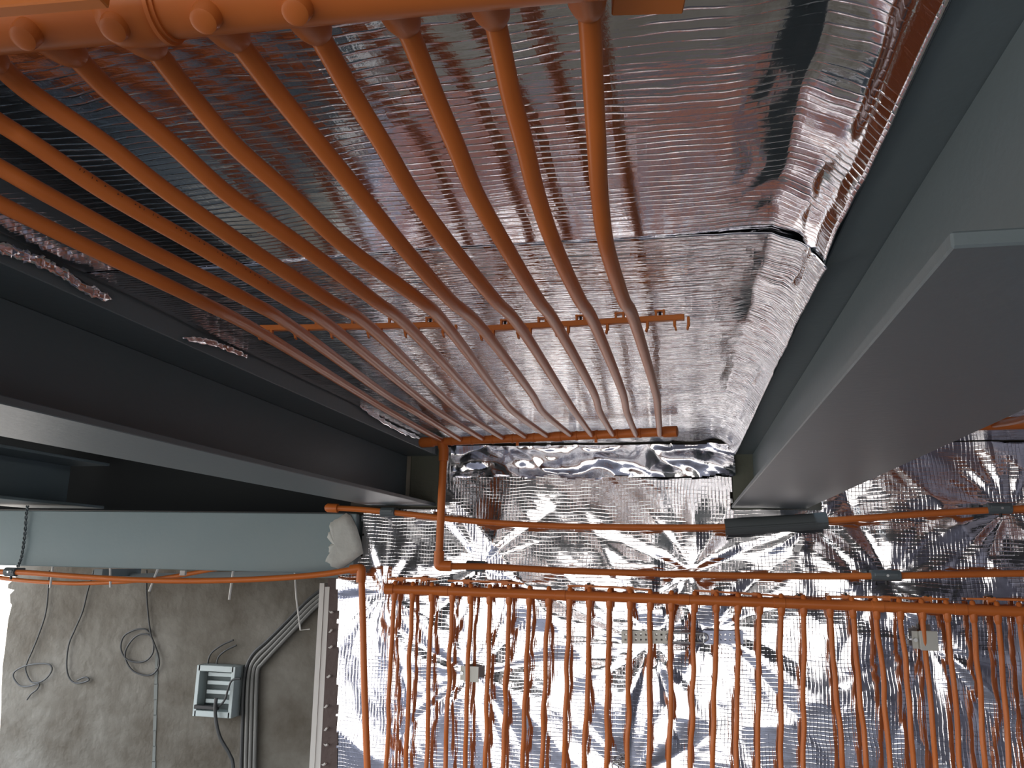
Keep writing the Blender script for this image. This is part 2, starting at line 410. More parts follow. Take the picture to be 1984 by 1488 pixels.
# crumpled strip of foil tape under the far header
def tape_fn(x, z):
    h = .010+.030*abs(nz(x*.45, z*1.6, 31, 9))+.012*abs(nz(x+z, z*1.2, 37, 13))+.0015*nz(x, z, 39, 40)
    return (x, YW-.02-h, z+.012*nz(x, z, 41, 8))
ta, tb = at(880, 865, y=YW), at(1424, 925, y=YW)
def tkeep(x, z):
    return (tb[2]+.012*nz(x, 0, 4, 12)) < z < (ta[2]-.006+.006*nz(x, 0, 9, 14))
tp = grid(list(np.arange(ta[0], tb[0], .005)), list(np.arange(tb[2]-.02, ta[2]+.02, .005)), tape_fn, tkeep)
tag(tp.build('foil_strip', M_FE, None, auto=60), 'crumpled shiny foil strip along the top of the wall under the far header', 'foil', None)

# ------------------------------------------------------------------ ceiling pipe panel
ZP = [(.40, .375), (.50, .375), (.62, .335), (.8, .305), (1.0, .315), (1.22, .345), (1.6, .352), (2.0, .36), (2.3, .372), (2.6, .375)]
def zprof(y):
    if y <= ZP[0][0]: return ZP[0][1]
    for (a, za), (b, zb2) in zip(ZP, ZP[1:]):
        if y <= b: return za+(zb2-za)*(y-a)/(b-a)
    return ZP[-1][1]
def on_prof(px, py):
    z = Zc+.35
    for _ in range(25):
        p = at(px, py, z=z); z = .6*z+.4*(Zc+zprof(p[1]))
    return at(px, py, z=z)
PT = {0: [(-490, 165), (-200, 295), (0, 395), (200, 493), (381, 580), (513, 649), (693, 760), (759, 800), (855, 850)],
      1: [(-330, 147), (-150, 243), (0, 325), (97, 380), (281, 480), (477, 580), (574, 638), (741, 760), (808, 800), (892, 847)],
      2: [(-175, 130), (0, 238), (69, 282), (216, 380), (390, 480), (556, 580), (648, 638), (798, 760), (852, 800), (935, 846)],
      3: [(-20, 112), (60, 180), (206, 280), (322, 370), (481, 480), (635, 580), (722, 638), (849, 760), (897, 800), (974, 844)],
      4: [(130, 95), (216, 180), (334, 280), (446, 380), (589, 480), (723, 580), (796, 638), (911, 760), (952, 800), (1018, 843)],
      5: [(285, 80), (365, 180), (452, 280), (565, 380), (673, 480), (811, 580), (868, 634), (963, 760), (998, 800), (1060, 843)],
      6: [(445, 62), (537, 180), (618, 280), (700, 380), (782, 480), (871, 580), (937, 640), (1028, 760), (1054, 800), (1105, 842)],
      7: [(605, 48), (681, 180), (742, 280), (802, 380), (876, 480), (958, 580), (1010, 637), (1089, 760), (1115, 800), (1146, 842)],
      8: [(780, 35), (839, 180), (882, 280), (924, 380), (981, 480), (1042, 580), (1080, 633), (1150, 760), (1163, 800), (1187, 841)],
      9: [(955, 25), (989, 180), (1016, 280), (1041, 380), (1076, 480), (1123, 580), (1153, 630), (1206, 760), (1215, 800), (1232, 841)],
      10: [(1140, 10), (1150, 180), (1156, 280), (1162, 380), (1176, 480), (1208, 580), (1230, 625), (1270, 760), (1275, 800), (1278, 840)]}
RP = .0082
hA = at(-520, 92, z=Zc+.37); hB = at(1150, -74, z=Zc+.37)
panel = thing('ceiling_pipe_panel', 'orange ceiling grid of eleven pipes between a thick near header and a slim far header', 'pipe panel', tuple((hA+hB)/2))
FA = at(822, 857, z=Zc+.378); FB = at(1305, 836, z=Zc+.378)
RF = .0165
starts = []; ends = []
for i in range(11):
    P = [on_prof(*q) for q in PT[i]]
    # the tail bends up into the far header
    fe = FA+(FB-FA)*((P[-1][0]-FA[0])/(FB[0]-FA[0]))
    P[-1] = at(*PT[i][-1], y=fe[1]-.012); P[-1][2] = min(P[-1][2], Zc+.38)
    P.append(fe+np.array([0, -.004, 0]))
    hs = hA+(hB-hA)*((P[0][0]-hA[0])/(hB[0]-hA[0]))
    starts.append((hs, P[0])); ends.append(fe)
    bp_ = MB().tube(smooth([hs]+P, 8), RP, 16).build('branch_pipe', M_OR, panel, auto=60)
    if i == 2:
        mk = MB(); S2 = smooth([hs]+P, 60); lo = S2[60*3+30:60*5+45]; rk = random.Random(5)
        for k in range(4, len(lo)-2, 3):
            if rk.random() < .30: continue
            p = lo[k]; ax_ = lo[k+1]-lo[k-1]; ax_ /= np.linalg.norm(ax_)
            vv = EYE-p; vv -= ax_*(vv@ax_); vv /= np.linalg.norm(vv); sd_ = np.cross(ax_, vv); sd_ *= np.sign(sd_[2]) or 1
            nn_ = vv*.80+sd_*.60; nn_ /= np.linalg.norm(nn_); hh_ = rk.uniform(.0012, .0026)
            tt_ = np.cross(ax_, nn_)
            mk.box(p+nn_*(RP-.0001), (.0007, hh_, .0004), np.array([ax_, tt_, nn_]).T)
            if rk.random() < .5: mk.box(p+nn_*(RP-.0001)+ax_*.0007, (.0015, .0006, .0004), np.array([ax_, tt_, nn_]).T)
        mk.build('printed_marks', M_INK, bp_, False)
d = (hB-hA)/np.linalg.norm(hB-hA)
HR = .0225
c0 = at(262, 50, z=Zc+.37); c1 = at(345, 42, z=Zc+.37)
cc = hA+d*((c0-hA)@d); cd = hA+d*((c1-hA)@d)
hd = MB().tube([hA-d*.1, cc+d*.01], HR, 32); hd.tube([cd-d*.01, hB+d*.012], HR, 32)
HD = hd.build('near_header', M_OR, panel, auto=50)
cp = MB(); q = [cc-d*.006, cc, cc+d*.003, cd-d*.004, cd]; cp.tube(q, [HR+.0005, HR+.0035, HR+.004, HR+.004, HR+.0015], 32); cp.tube([cd, cd+d*.003, cd+d*.0032, cd+d*.006], [HR+.004, HR+.004, HR+.002, HR+.002], 32)
cp.build('coupling', M_OR, HD, auto=40)
for hs, p0 in starts:
    dr = p0-hs; dr /= np.linalg.norm(dr)
    MB().tube([hs, hs+dr*.040, hs+dr*.050, hs+dr*.055], [.0145, .0135, .0115, .009], 20).build('nozzle', M_OR, HD, auto=40)
# bosses along the camera side of the header
for px, py in ((52, 4), (225, -14), (398, -34), (575, -52)):
    p = at(px, py, z=Zc+.37); h_ = hA+d*((p-hA)@d); dn = np.array([0, -.5, -1.]); dn -= d*(dn@d); dn /= np.linalg.norm(dn)
    m_ = MB().tube([h_+dn*.012, h_+dn*.026, h_+dn*.031, h_+dn*.0325], [.0105, .0100, .0088, .006], 20)
    m_.build('boss', M_OR, HD, auto=40)
# far header
fd = (FB-FA)/np.linalg.norm(FB-FA)
FH = MB().tube([FA+fd*.02, FB-fd*.02], .0135, 24).build('far_header', M_OR, panel, auto=50)
ec = MB().tube([FB-fd*.03, FB-fd*.028, FB+fd*.010, FB+fd*.012], [.014, RF, RF, .012], 24)
ec.build('end_cap', M_OR, FH, auto=40)
ec = MB().tube([FA-fd*.020, FA-fd*.014, FA-fd*.006, FA+fd*.035, FA+fd*.037], [.004, .014, RF+.001, RF, .014], 24)
ec.build('end_cap', M_OR, FH, auto=40)
for px in (1082,):
    p = at(px, 846, z=Zc+.378); h_ = FA+fd*((p-FA)@fd)
    MB().tube([h_-fd*.012, h_-fd*.011, h_+fd*.011, h_+fd*.012], [.014, .0158, .0158, .014], 24).build('coupling', M_OR, FH, auto=40)
for k, fe in enumerate(ends):
    h_ = FA+fd*((fe-FA)@fd)+fd*.012
    MB().tube([h_-fd*.004, h_-fd*.003, h_+fd*.003, h_+fd*.004], [.0137, .0152, .0152, .0137], 20).build('collar', M_OR, FH, auto=40)
for px in (1005, 1170):
    p = at(px, 850, z=Zc+.378); h_ = FA+fd*((p-FA)@fd)
    MB().box(h_+np.array([0, 0, -.017]), (.008, .008, .014)).build('lug', M_OR, FH, False)

# ------------------------------------------------------------------ clip rails
def clip_rail(label, A, B, n, up, out, clips_end=False, pitch=None, group='orange plastic clip rails', w=.010, th=.004, screws=True):
    """thin bar A-B, clips (two prongs) pointing along 'out', feet along 'up' towards the surface"""
    A = np.array(A); B = np.array(B); t = thing('clip_rail', label, 'clip rail', tuple(A), group)
    dd = (B-A)/np.linalg.norm(B-A); up = np.array(up, float); out = np.array(out, float)
    MB().obox(A, B, w, th, up, bev=.0008).build('bar', M_OR2, t, False)
    for k in range(n):
        c = A+(B-A)*((k+.5)/n) if pitch is None else A+dd*(pitch[0]+pitch[1]*k)
        m_ = MB()
        for sg in (-1, 1):
            b0 = c+dd*sg*.0105
            m_.obox(b0, b0+out*.014, .008, .0042, dd, bev=.0006); m_.obox(b0+out*.012, b0+out*.020-dd*sg*.002, .007, .003, dd)
        m_.build('clip', M_OR2, t, False)
        f = MB(); c2 = c+dd*.03
        if (c2-A)@dd > np.linalg.norm(B-A)-.008: continue
        for sg in (-1, 1): f.obox(c2+dd*sg*.006, c2+dd*sg*.006+up*.014, .008, .003, dd)
        f.obox(c2+up*.012-dd*.008, c2+up*.012+dd*.008, .01, .002, up)
        fo = f.build('foot', M_OR2, t, False)
        if screws and k % 2 == 0:
            MB().cyl(c2-up*.001, c2+up*.014, .002, 8).build('screw', M_BLACK, fo, False)
    return t
za = Zc+.372
A = at(505, 636, z=za); B = at(874, 630, z=za)
clip_rail('short orange clip rail on the ceiling foil holding the left six pipes', A, B, 6, (0, 0, 1), (0, -.1, -1), pitch=(.010, .0625), w=.010, th=.009)
A = at(940, 637, z=za); B = at(1326, 615, z=za)
clip_rail('longer orange clip rail on the ceiling foil whose free forked end sticks out at right', A, B, 6, (0, 0, 1), (0, -.1, -1), pitch=(.004, .0625), w=.010, th=.009)
# rail end at the top edge of the picture, right of the near header
a = at(1186, -6, z=Zc+.385); b = at(1326, -10, z=Zc+.385)
t = thing('rail_end_piece', 'chunky orange plastic rail end beside the near header at the top edge', 'clip rail', tuple(a))
MB().obox(a, b, .020, .016, (0, 0, 1), bev=.001).build('body', M_OR2, t, False)
MB().obox(a+np.array([-.006, -.004, .006]), b+np.array([.008, -.004, .006]), .008, .004).build('tab', M_OR2, t, False)
a = at(-160, 22, z=Zc+.325); b = at(205, -10, z=Zc+.325)
t = thing('clip_rail', 'orange rail crossing over the thick header pipe in the top left corner', 'clip rail', tuple(a), 'orange plastic clip rails')
MB().obox(a, b, .010, .012, (0, 0, 1), bev=.001).build('bar', M_OR2, t, False)

# ------------------------------------------------------------------ wall pipe panel
YP = YW-.055
TOP = [765, 800, 837, 877, 912, 949, 987, 1026, 1063, 1104, 1142, 1181, 1221, 1260, 1301, 1346, 1388, 1430, 1472, 1514, 1557, 1607, 1651, 1697, 1743, 1786, 1834, 1885, 1932, 1975, 2018, 2062]
BOT = [749, 787, 827, 864, 902, 940, 975, 1013, 1050, 1092, 1133, 1174, 1216, 1257, 1297, 1339, 1381, 1425, 1468, 1512, 1557, 1632, 1677, 1723, 1770, 1813, 1862, 1909, 1954, 1999, 2043, 2088]
w0 = at(748, 1141, y=YP); w1 = at(2090, 1189, y=YP)
wd = (w1-w0)/np.linalg.norm(w1-w0)
wp = thing('wall_pipe_panel', 'orange plastic wall grid of thirty upright pipes hanging from a level header', 'pipe panel', tuple((w0+w1)/2))
def hpt(px):
    p = at(px, 1141+(px-748)*48/1342., y=YP); return w0+wd*((p-w0)@wd)
WH = MB().tube([w0+wd*.02]+[hpt(q_) for q_ in range(850, 2060, 150)]+[w1], .0165, 24).build('header', M_OR, wp, auto=50)
MB().tube([w0-wd*.006, w0-wd*.002, w0+wd*.03, w0+wd*.032], [.013, .0195, .0195, .0165], 24).build('end_cap', M_OR, WH, auto=40)
for px in (860, 1086, 1325, 1510, 1700, 1860):
    h_ = hpt(px); MB().tube([h_-wd*.018, h_-wd*.017, h_+wd*.017, h_+wd*.018], [.0167, .0180, .0180, .0167], 24).build('coupling', M_OR, WH, auto=40)
rw = random.Random(3)
for i, (a, b) in enumerate(zip(TOP, BOT)):
    h_ = hpt(a); e_ = at(b, 1488, y=YP)
    dirn = (e_-h_); dirn /= -dirn[2]
    zend = 1.40; L = h_[2]-zend; n = 11; pts = []
    for k in range(n):
        s_ = L*k/(n-1); p = h_+dirn*s_
        if 0 < k: p = p+np.array([.003*rw.uniform(-1, 1), .006*rw.uniform(-1, 1)-.012*math.sin(math.pi*min(1, s_/.8))*(.5+.5*math.sin(i*.9)), 0])
        pts.append(p)
    MB().tube(smooth(pts, 5), .0080, 12).build('branch_pipe', M_OR, wp, auto=60)
    MB().tube([h_, h_+dirn*.026, h_+dirn*.034, h_+dirn*.040], [.0125, .0115, .0105, .0078], 16).build('nozzle', M_OR, WH, auto=40)
    # stub above the header
    m_ = MB().tube([h_, h_-dirn*.021, h_-dirn*.027, h_-dirn*.029], [.009, .0085, .006, .003], 14); m_.build('stub', M_OR, WH, auto=40)
    if i == 0: b0 = pts[-1]
    if i == len(TOP)-1: b1 = pts[-1]
MB().tube([b0-np.array([.03, 0, 0]), b1+np.array([.03, 0, 0])], .0165, 24).build('bottom_header', M_OR, wp, auto=50)
# rails behind the header on the wall
rails = [(752, 1128, 845, 1128, 'first orange rail from the left clipped behind the wall header'),
         (868, 1131, 1015, 1137, 'second orange rail from the left peeping over the wall header'),
         (1100, 1141, 1262, 1149, 'orange rail above the wall header left of the grey turnbuckle plates'),
         (1345, 1150, 1590, 1168, 'bent orange rail above the wall header below the middle of the grey foam sleeve'),
         (1600, 1163, 1838, 1167, 'orange rail above the wall header under the right clamp of the lower supply pipe'),
         (1872, 1166, 2070, 1174, 'last orange rail above the wall header at the right edge')]
for (xa_, ya_, xb_, yb_, lab) in rails:
    A = at(xa_, ya_-6, y=YW-.038); B = at(xb_, yb_-6, y=YW-.038)
    t = thing('clip_rail', lab, 'clip rail', tuple(A), 'orange plastic clip rails')
    Am = (A+B)/2+np.array([0, -.006, .003])
    MB().obox(A, Am, .006, .007, (0, 1, 0)).obox(Am, B, .006, .007, (0, 1, 0)).build('bar', M_OR2, t, False)
    L = np.linalg.norm(B-A); nn = max(2, int(L/.11)); dd = (B-A)/L
    for k in range(nn):
        c = A+(B-A)*((k+.5)/nn)
        m_ = MB().obox(c-dd*.012+np.array([0, .002, 0]), c+dd*.012+np.array([0, .002, 0]), .012, .016, (0, 0, 1), bev=.001)
        m_.obox(c-dd*.010+np.array([0, 0, -.028]), c-dd*.010, .006, .004, (1, 0, 0)).obox(c+dd*.010+np.array([0, 0, -.028]), c+dd*.010, .006, .004, (1, 0, 0))
        cl_ = m_.build('clip', M_OR2, t, False)
        if k % 2 == 0: MB().cyl(c+np.array([0, -.008, .010]), c+np.array([0, .03, .010]), .004, 10).build('screw', M_BLACK, cl_)

# ------------------------------------------------------------------ supply pipes
RS = .0105
def supply(label, pts, r=RS): 
    t = thing('supply_pipe', label, 'pipe', tuple(np.mean(np.array(pts), axis=0)))
    MB().tube(smooth(pts, 8), r, 18).build('tube', M_OR, t, auto=60); return t
YS = YW-.075
U = [at(px, py, y=YS) for px, py in ((640, 984), (700, 987), (790, 996), (900, 1008), (1050, 1018), (1200, 1021), (1400, 1021), (1600, 1009), (1800, 995), (2080, 980))]
u = supply('upper orange supply pipe with a capped left end and a grey foam sleeve', U)
ud = U[1]-U[0]; ud /= np.linalg.norm(ud)
MB().tube([U[0]-ud*.022, U[0]-ud*.018, U[0]-ud*.010, U[0]+ud*.030, U[0]+ud*.032], [.004, .011, .0165, .0165, .011], 22).build('end_cap', M_OR, u, auto=50)
sl = [at(px, py, y=YS) for px, py in ((1405, 1021), (1470, 1017), (1540, 1013), (1602, 1008))]
sleeve = thing('foam_sleeve', 'dark grey split foam sleeve around the upper orange supply pipe', 'pipe insulation', tuple(sl[0]))
MB().tube(smooth(sl, 5), .027, 20).build('sleeve_body', M_FOAM, sleeve, auto=50)
MB().tube([p+np.array([0, -.026, -.006]) for p in smooth(sl, 3)], .004, 8).build('seam_lip', M_FOAM, sleeve)
fe0 = FA+fd*((at(860, 857, z=Zc+.378)-FA)@fd)
zz0 = at(850, 1092, y=YS-.05)
rt = [fe0+np.array([0, 0, -.004]), np.array([fe0[0]-.001, fe0[1], fe0[2]-.05])]
# riser drops from the far header, the lower pipe leaves to the right
Yr = fe0[1]
e0 = at(850, 1096, y=Yr)
LP = [at(px, py, y=yy) for px, py, yy in ((870, 1097, Yr), (950, 1098, Yr+.06), (1100, 1106, Yr+.15), (1300, 1112, Yr+.22), (1500, 1116, YS-.02), (1700, 1116, YS-.01), (1850, 1113, YS), (2080, 1109, YS))]
ris = thing('supply_pipe', 'lower orange supply pipe dropping from the far ceiling header and turning right', 'pipe', tuple(e0))
top_ = at(860, 872, y=Yr)
MB().tube([fe0, top_, at(855, 980, y=Yr), e0], .0125, 20).build('riser', M_OR, ris, auto=60)
MB().tube([fe0+np.array([0, 0, .004]), top_, top_-np.array([0, 0, .035]), top_-np.array([0, 0, .036])], [.0165, .0165, .0160, .0125], 22).build('tee', M_OR, ris, auto=50)
MB().tube(smooth([e0+np.array([0, 0, .004])]+LP, 8), RS, 18).build('tube', M_OR, ris, auto=60)
el = smooth([e0+np.array([0, 0, .045]), e0+np.array([0, 0, .015]), e0+np.array([.002, 0, .002]), e0+np.array([.016, 0, 0]), e0+np.array([.042, .002, 0])], 5)
MB().tube(el, .0165, 20).build('elbow', M_OR, ris, auto=60)
# pipe under the lintel
YL = YW-.14
Q = [at(px, py, y=YL) for px, py in ((-80, 1106), (0, 1108), (60, 1110), (150, 1117), (280, 1124), (400, 1125), (520, 1121), (620, 1113), (686, 1103))]
lp = supply('long orange pipe sagging under the pale lintel, then dropping down the foil edge', Q)
dn0 = at(700, 1103, y=YL); D_ = [dn0, at(703, 1200, y=YL), at(706, 1330, y=YL), at(713, 1520, y=YL), at(720, 1700, y=YL)]
MB().tube(smooth(D_, 8), .0115, 18).build('drop_tube', M_OR, lp, auto=60)
g = smooth([Q[-1]-np.array([.012, 0, .001]), Q[-1]+np.array([.012, 0, .002]), dn0+np.array([-.003, 0, .002]), dn0+np.array([.001, 0, -.012]), dn0+np.array([.001, 0, -.045])], 6)
MB().tube(g, .0165, 20).build('elbow', M_OR, lp, auto=60)
Q2 = [at(px, py, y=YW+.22) for px, py in ((-80, 1108), (20, 1122), (90, 1128), (170, 1130), (300, 1122), (420, 1102))]
tag(MB().tube(smooth(Q2, 8), .009, 14).build('supply_pipe', M_OR, None), 'thinner orange pipe half hidden behind the sagging one under the lintel', 'pipe')

# ------------------------------------------------------------------ pipe clamps
def clamp(px, py, y, label, r=.0105, w=.045, tilt=0., screw=True):
    c = at(px, py, y=y); t = thing('pipe_clamp', label, 'pipe clamp', tuple(c), 'grey pipe clamps')
    dx = np.array([math.cos(tilt), 0, math.sin(tilt)])
    MB().tube([c-dx*w/2, c-dx*(w/2-.002), c+dx*(w/2-.002), c+dx*w/2], [r+.003, r+.0065, r+.0065, r+.003], 20).build('saddle', M_GREY, t, auto=50)
    MB().box(c+np.array([0, .028, .004]), (w*.9, .035, .022), bev=.002).build('base', M_GREY, t, False)
    la = MB().box(c+np.array([0, -.015, .002]), (w*.8, .008, .012), bev=.002).build('latch', M_GREY, t, False)
    if screw:
        MB().cyl(c+np.array([.002, -.021, .0]), c+np.array([.002, -.015, .0]), .004, 10).build('screw', M_STEEL, la)
        MB().cyl(c+np.array([.002, .0, -.028]), c+np.array([.002, .0, -.012]), .0045, 10).build('tie_end', M_BLACK, t)
clamp(752, 992, YS, 'grey clamp on the upper supply pipe next to the capped left end', w=.055, screw=False)
clamp(922, 1097, LP[1][1], 'grey clamp on the lower supply pipe just right of the elbow', w=.062)
clamp(1716, 1115, YS-.01, 'wide grey clamp on the lower supply pipe over the right half of the wall header', w=.088)
clamp(1936, 985, YS, 'grey clamp on the upper supply pipe at the right edge', w=.07)
clamp(22, 1108, YL, 'grey clamp hanging under the lintel from a twisted wire', w=.05)
# wire strap over the lintel
w_ = [at(px, py, y=YW-.056-.004*(k % 2)) for k, (px, py) in enumerate(((55, 980), (52, 1000), (50, 1030), (47, 1055), (43, 1080), (36, 1098)))]
ws = thing('hanging_wire', 'twisted grey wire strap looped over the pale lintel at left', 'wire', tuple(w_[-1]))
sw = smooth(w_, 10)
for ph in (0, math.pi):
    MB().tube([p+np.array([.004*math.cos(k*.9+ph), .003*math.sin(k*.9+ph)-.004, 0]) for k, p in enumerate(sw)], .003, 8).build('strand', M_GREY, ws)

# ------------------------------------------------------------------ metal fixings on the wall
def perf_plate(x0, x1, y0, y1, yy, label, m, n, ang=0.):
    a = at(x0, (y0+y1)/2, y=yy); b = at(x1, (y0+y1)/2+ang, y=yy); hgt = abs(at(x0, y0, y=yy)[2]-at(x0, y1, y=yy)[2])
    t = thing('perforated_strap', label, 'metal strap', tuple(a), 'perforated metal straps')
    dd = b-a; L = np.linalg.norm(dd); dd /= L; up = np.array([0, 0, 1.])
    # plate with real square-ish holes: a lattice of cells, holes left out
    nx = n*2+1; nz_ = 5; m_ = MB(); xs_ = []; acc = 0
    wx_ = [(.62 if k % 2 == 0 else .38) for k in range(nx)]; tot = sum(wx_); xs_ = [0]
    for w in wx_: xs_.append(xs_[-1]+w/tot*L)
    wz = [.24, .14, .24, .14, .24]; zs_ = [0]
    for w in wz: zs_.append(zs_[-1]+w/sum(wz)*hgt)
    for i in range(nx):
        for j in range(5):
            if i % 2 == 1 and j in (1, 3) : continue
            c = a+dd*(xs_[i]+xs_[i+1])/2+up*((zs_[j]+zs_[j+1])/2-hgt/2)
            m_.obox(c-dd*(xs_[i+1]-xs_[i])/2, c+dd*(xs_[i+1]-xs_[i])/2, .0015, zs_[j+1]-zs_[j], up)
    m_.build('plate', m, t, False)
    return t
YT = YW-.05
perf_plate(1204, 1300, 1222, 1247, YT, 'left perforated metal strap of the stretched pair on the wall foil', M_STEELW, 9)
perf_plate(1362, 1440, 1222, 1247, YT, 'right perforated metal strap of the stretched pair on the wall foil', mat('bluish_zinc', (.42, .47, .62), .5, .6), 8)
tb = thing('turnbuckle', 'shiny metal turnbuckle frame between the two perforated straps', 'turnbuckle', tuple(at(1332, 1234, y=YT)))
a = at(1300, 1226, y=YT-.004); b = at(1364, 1228, y=YT-.004); c = at(1300, 1245, y=YT-.004); d2 = at(1364, 1246, y=YT-.004)
MB().cyl(a, b, .0035, 10).cyl(c, d2, .0035, 10).cyl(a, c, .0035, 10).cyl(b, d2, .0035, 10).build('frame', M_STEEL, tb)
for px in (1298, 1364):
    c = at(px, 1235, y=YT-.004); ring = [c+np.array([.012*math.cos(q_), 0, .012*math.sin(q_)]) for q_ in np.linspace(0, 2*math.pi, 21)]
    MB().tube(ring, .003, 8, cap=False).build('ring', M_STEEL, tb)
    MB().tube([c+np.array([0, -.006, 0]), c+np.array([0, .03, 0])], .005, 8).build('bolt', M_STEEL, tb)
def bracket(px, py, w, h, label, fold=1):
    c = at(px, py, y=YW-.035); s_ = 1/545.
    t = thing('metal_bracket', label, 'metal bracket', tuple(c), 'metal brackets')
    MB().box(c+np.array([0, -.028, 0]), (w*s_, .003, h*s_), bev=.0008).build('plate', M_STEELW, t, False)
    MB().box(c+np.array([-fold*w*s_*.62, -.008, 0]), (w*s_*.45, .003, h*s_*.9)).box(c+np.array([-fold*w*s_*.5, -.018, 0]), (.003, .022, h*s_*.9)).build('wing', M_STEELW, t, False)
    MB().tube([c+np.array([-fold*w*s_*.7, -.02, 0]), c+np.array([-fold*w*s_*.7, .03, 0])], .006, 10).build('screw', M_STEEL, t)
bracket(917, 1304, 28, 28, 'pale metal bracket behind the fifth wall pipe')
bracket(1795, 1240, 28, 32, 'dark metal bracket near the top of the right wall pipes')
tie = at(1205, 1482, y=YW-.05)
t = thing('wire_tie', 'crumpled silver wire tie at the bottom centre between wall pipes', 'wire', tuple(tie))
for k in range(3):
    q_ = [tie+np.array([.03*rw.uniform(-1, 1), .008*rw.uniform(-1, 1), .018*rw.uniform(-1, 1)]) for _ in range(6)]
    MB().tube(smooth(q_, 5), .0022, 6).build('loop', M_STEEL, t)

# torn paper on the lintel end, foil flap below it
tp_ = [(655, 1005), (671, 994), (680, 999), (692, 1022), (700, 1050), (704, 1072), (690, 1082), (678, 1091), (655, 1102), (641, 1097), (631, 1088), (640, 1074), (637, 1060), (645, 1052), (634, 1041), (640, 1030), (641, 1012)]
tq_ = []
for k, (a_, b_) in enumerate(zip(tp_, tp_[1:]+tp_[:1])):
    tq_.append(a_)
    if k >= 7: tq_ += [((2*a_[0]+b_[0])/3+rw.uniform(-2.5, 2.5), (2*a_[1]+b_[1])/3+rw.uniform(-2, 2)), ((a_[0]+2*b_[0])/3+rw.uniform(-2.5, 2.5), (a_[1]+2*b_[1])/3+rw.uniform(-2, 2))]
PP = [at(px, py, y=YW-.054) for px, py in tq_]
cen = np.mean(np.array(PP), axis=0)
m_ = MB(); n = len(PP)
rings = []
for s_ in (1, .66, .33):
    rings.append([cen+(p-cen)*s_+np.array([0, -.006*(1-s_)-.003*nz(p[0], p[2], 3, 30), 0]) for p in PP])
m_.add([p for r_ in rings for p in r_]+[cen+np.array([0, -.007, 0])], [(j*n+i, j*n+(i+1) % n, (j+1)*n+(i+1) % n, (j+1)*n+i) for j in range(2) for i in range(n)]+[(2*n+i, 2*n+(i+1) % n, 3*n) for i in range(n)])
o = m_.build('torn_paper', M_PAPER, None); o.modifiers.new('t', 'SOLIDIFY').thickness = .002
tag(o, 'torn off-white paper stuck over the right end of the pale lintel', 'paper')

# ------------------------------------------------------------------ jamb trim beside the foil
YJ = YW-.01
def strip_px(top, bot, wtop, wbot, yy, th, name, m, label=None, cat=None):
    a0, a1 = at(top[0]-wtop/2, top[1], y=yy), at(top[0]+wtop/2, top[1], y=yy); b0_, b1_ = at(bot[0]-wbot/2, bot[1], y=yy), at(bot[0]+wbot/2, bot[1], y=yy)
    # carried on downwards to the floor
    def dn(a, b): dd = (b-a)/(a[2]-b[2]); return b+dd*(b[2]-.01)
    vs = [a0, a1, dn(a1, b1_), dn(a0, b0_)]; v2 = [v+np.array([0, th, 0]) for v in vs]
    mb = MB().add(vs+v2, [(0, 3, 2, 1), (4, 5, 6, 7), (0, 1, 5, 4), (1, 2, 6, 5), (2, 3, 7, 6), (3, 0, 4, 7)])
    return mb
jt = thing('jamb_profile', 'white double plastic edge profile standing beside the foil wall', 'edge profile', tuple(at(617, 1300, y=YJ)))
strip_px((624, 1130), (604, 1488), 9, 10, YJ, .02, '', None).build('outer_strip', M_WHITE, jt, False)
strip_px((634, 1137), (615, 1488), 9, 11, YJ+.003, .02, '', None).build('inner_strip', M_WHITE, jt, False)
bj = thing('brown_batten', 'brown batten with curled foil flecks between white profile and foil', 'batten', tuple(at(640, 1300, y=YJ)))
strip_px((648, 1120), (636, 1488), 26, 34, YJ+.004, .03, '', None).build('batten_body', M_BROWN, bj, False)
for k, (px, py) in enumerate(((642, 1185), (641, 1222), (641, 1253), (637, 1310), (632, 1368), (632, 1412), (632, 1442), (628, 1480))):
    c = at(px, py, y=YJ-.001); 
    q_ = rw.uniform(-.6, .9); u_ = np.array([math.cos(q_), 0, math.sin(q_)])*.010
    MB().tube([c-u_, c-u_*.2+np.array([0, -.003, -.003]), c+u_*.6+np.array([0, -.003, 0]), c+u_], [.0008, .0035, .0045, .001], 5).build('foil_fleck', M_WHITE, bj)

# ------------------------------------------------------------------ opening: box and cables on the concrete wall
YC = YF-.02
def cable(name, pts, r, m, label, yy=YC, group=None, closed=False):
    P = [at(px, py, y=yy) for px, py in pts]
    o = MB().tube(smooth(P, 6), r, 8).build(name, m, None); return tag(o, label, 'cable', group)
G_ = 'loose cables on the concrete wall'
cable('loose_cable', [(95, 1105), (93, 1150), (88, 1190), (75, 1230), (62, 1262), (52, 1285), (50, 1300), (62, 1322), (85, 1318), (100, 1300), (96, 1288), (75, 1286), (50, 1290), (30, 1300), (26, 1312), (38, 1328), (55, 1330), (75, 1325), (72, 1335), (60, 1345), (52, 1356)], .0045, M_CABLED, 'leftmost loose cable ending in a tangled loop on the concrete wall', YC, G_)
cable('loose_cable', [(182, 1105), (170, 1145), (160, 1185), (145, 1220), (133, 1250), (129, 1290), (135, 1315), (150, 1324), (172, 1318), (165, 1312), (150, 1318)], .0048, M_CABLED, 'loose cable hanging in a hook shape on the concrete wall', YC, G_)
cable('loose_cable', [(284, 1105), (284, 1150), (287, 1190), (292, 1228), (298, 1245), (306, 1268), (308, 1290), (296, 1306), (278, 1308), (258, 1300), (245, 1282), (243, 1262), (256, 1240), (272, 1229), (290, 1231), (297, 1245), (296, 1265), (283, 1280), (262, 1283), (243, 1275), (234, 1255), (240, 1233), (260, 1221), (280, 1219), (290, 1226)], .005, M_CABLED, 'loose cable coiled in two round loops on the concrete wall', YC, G_)
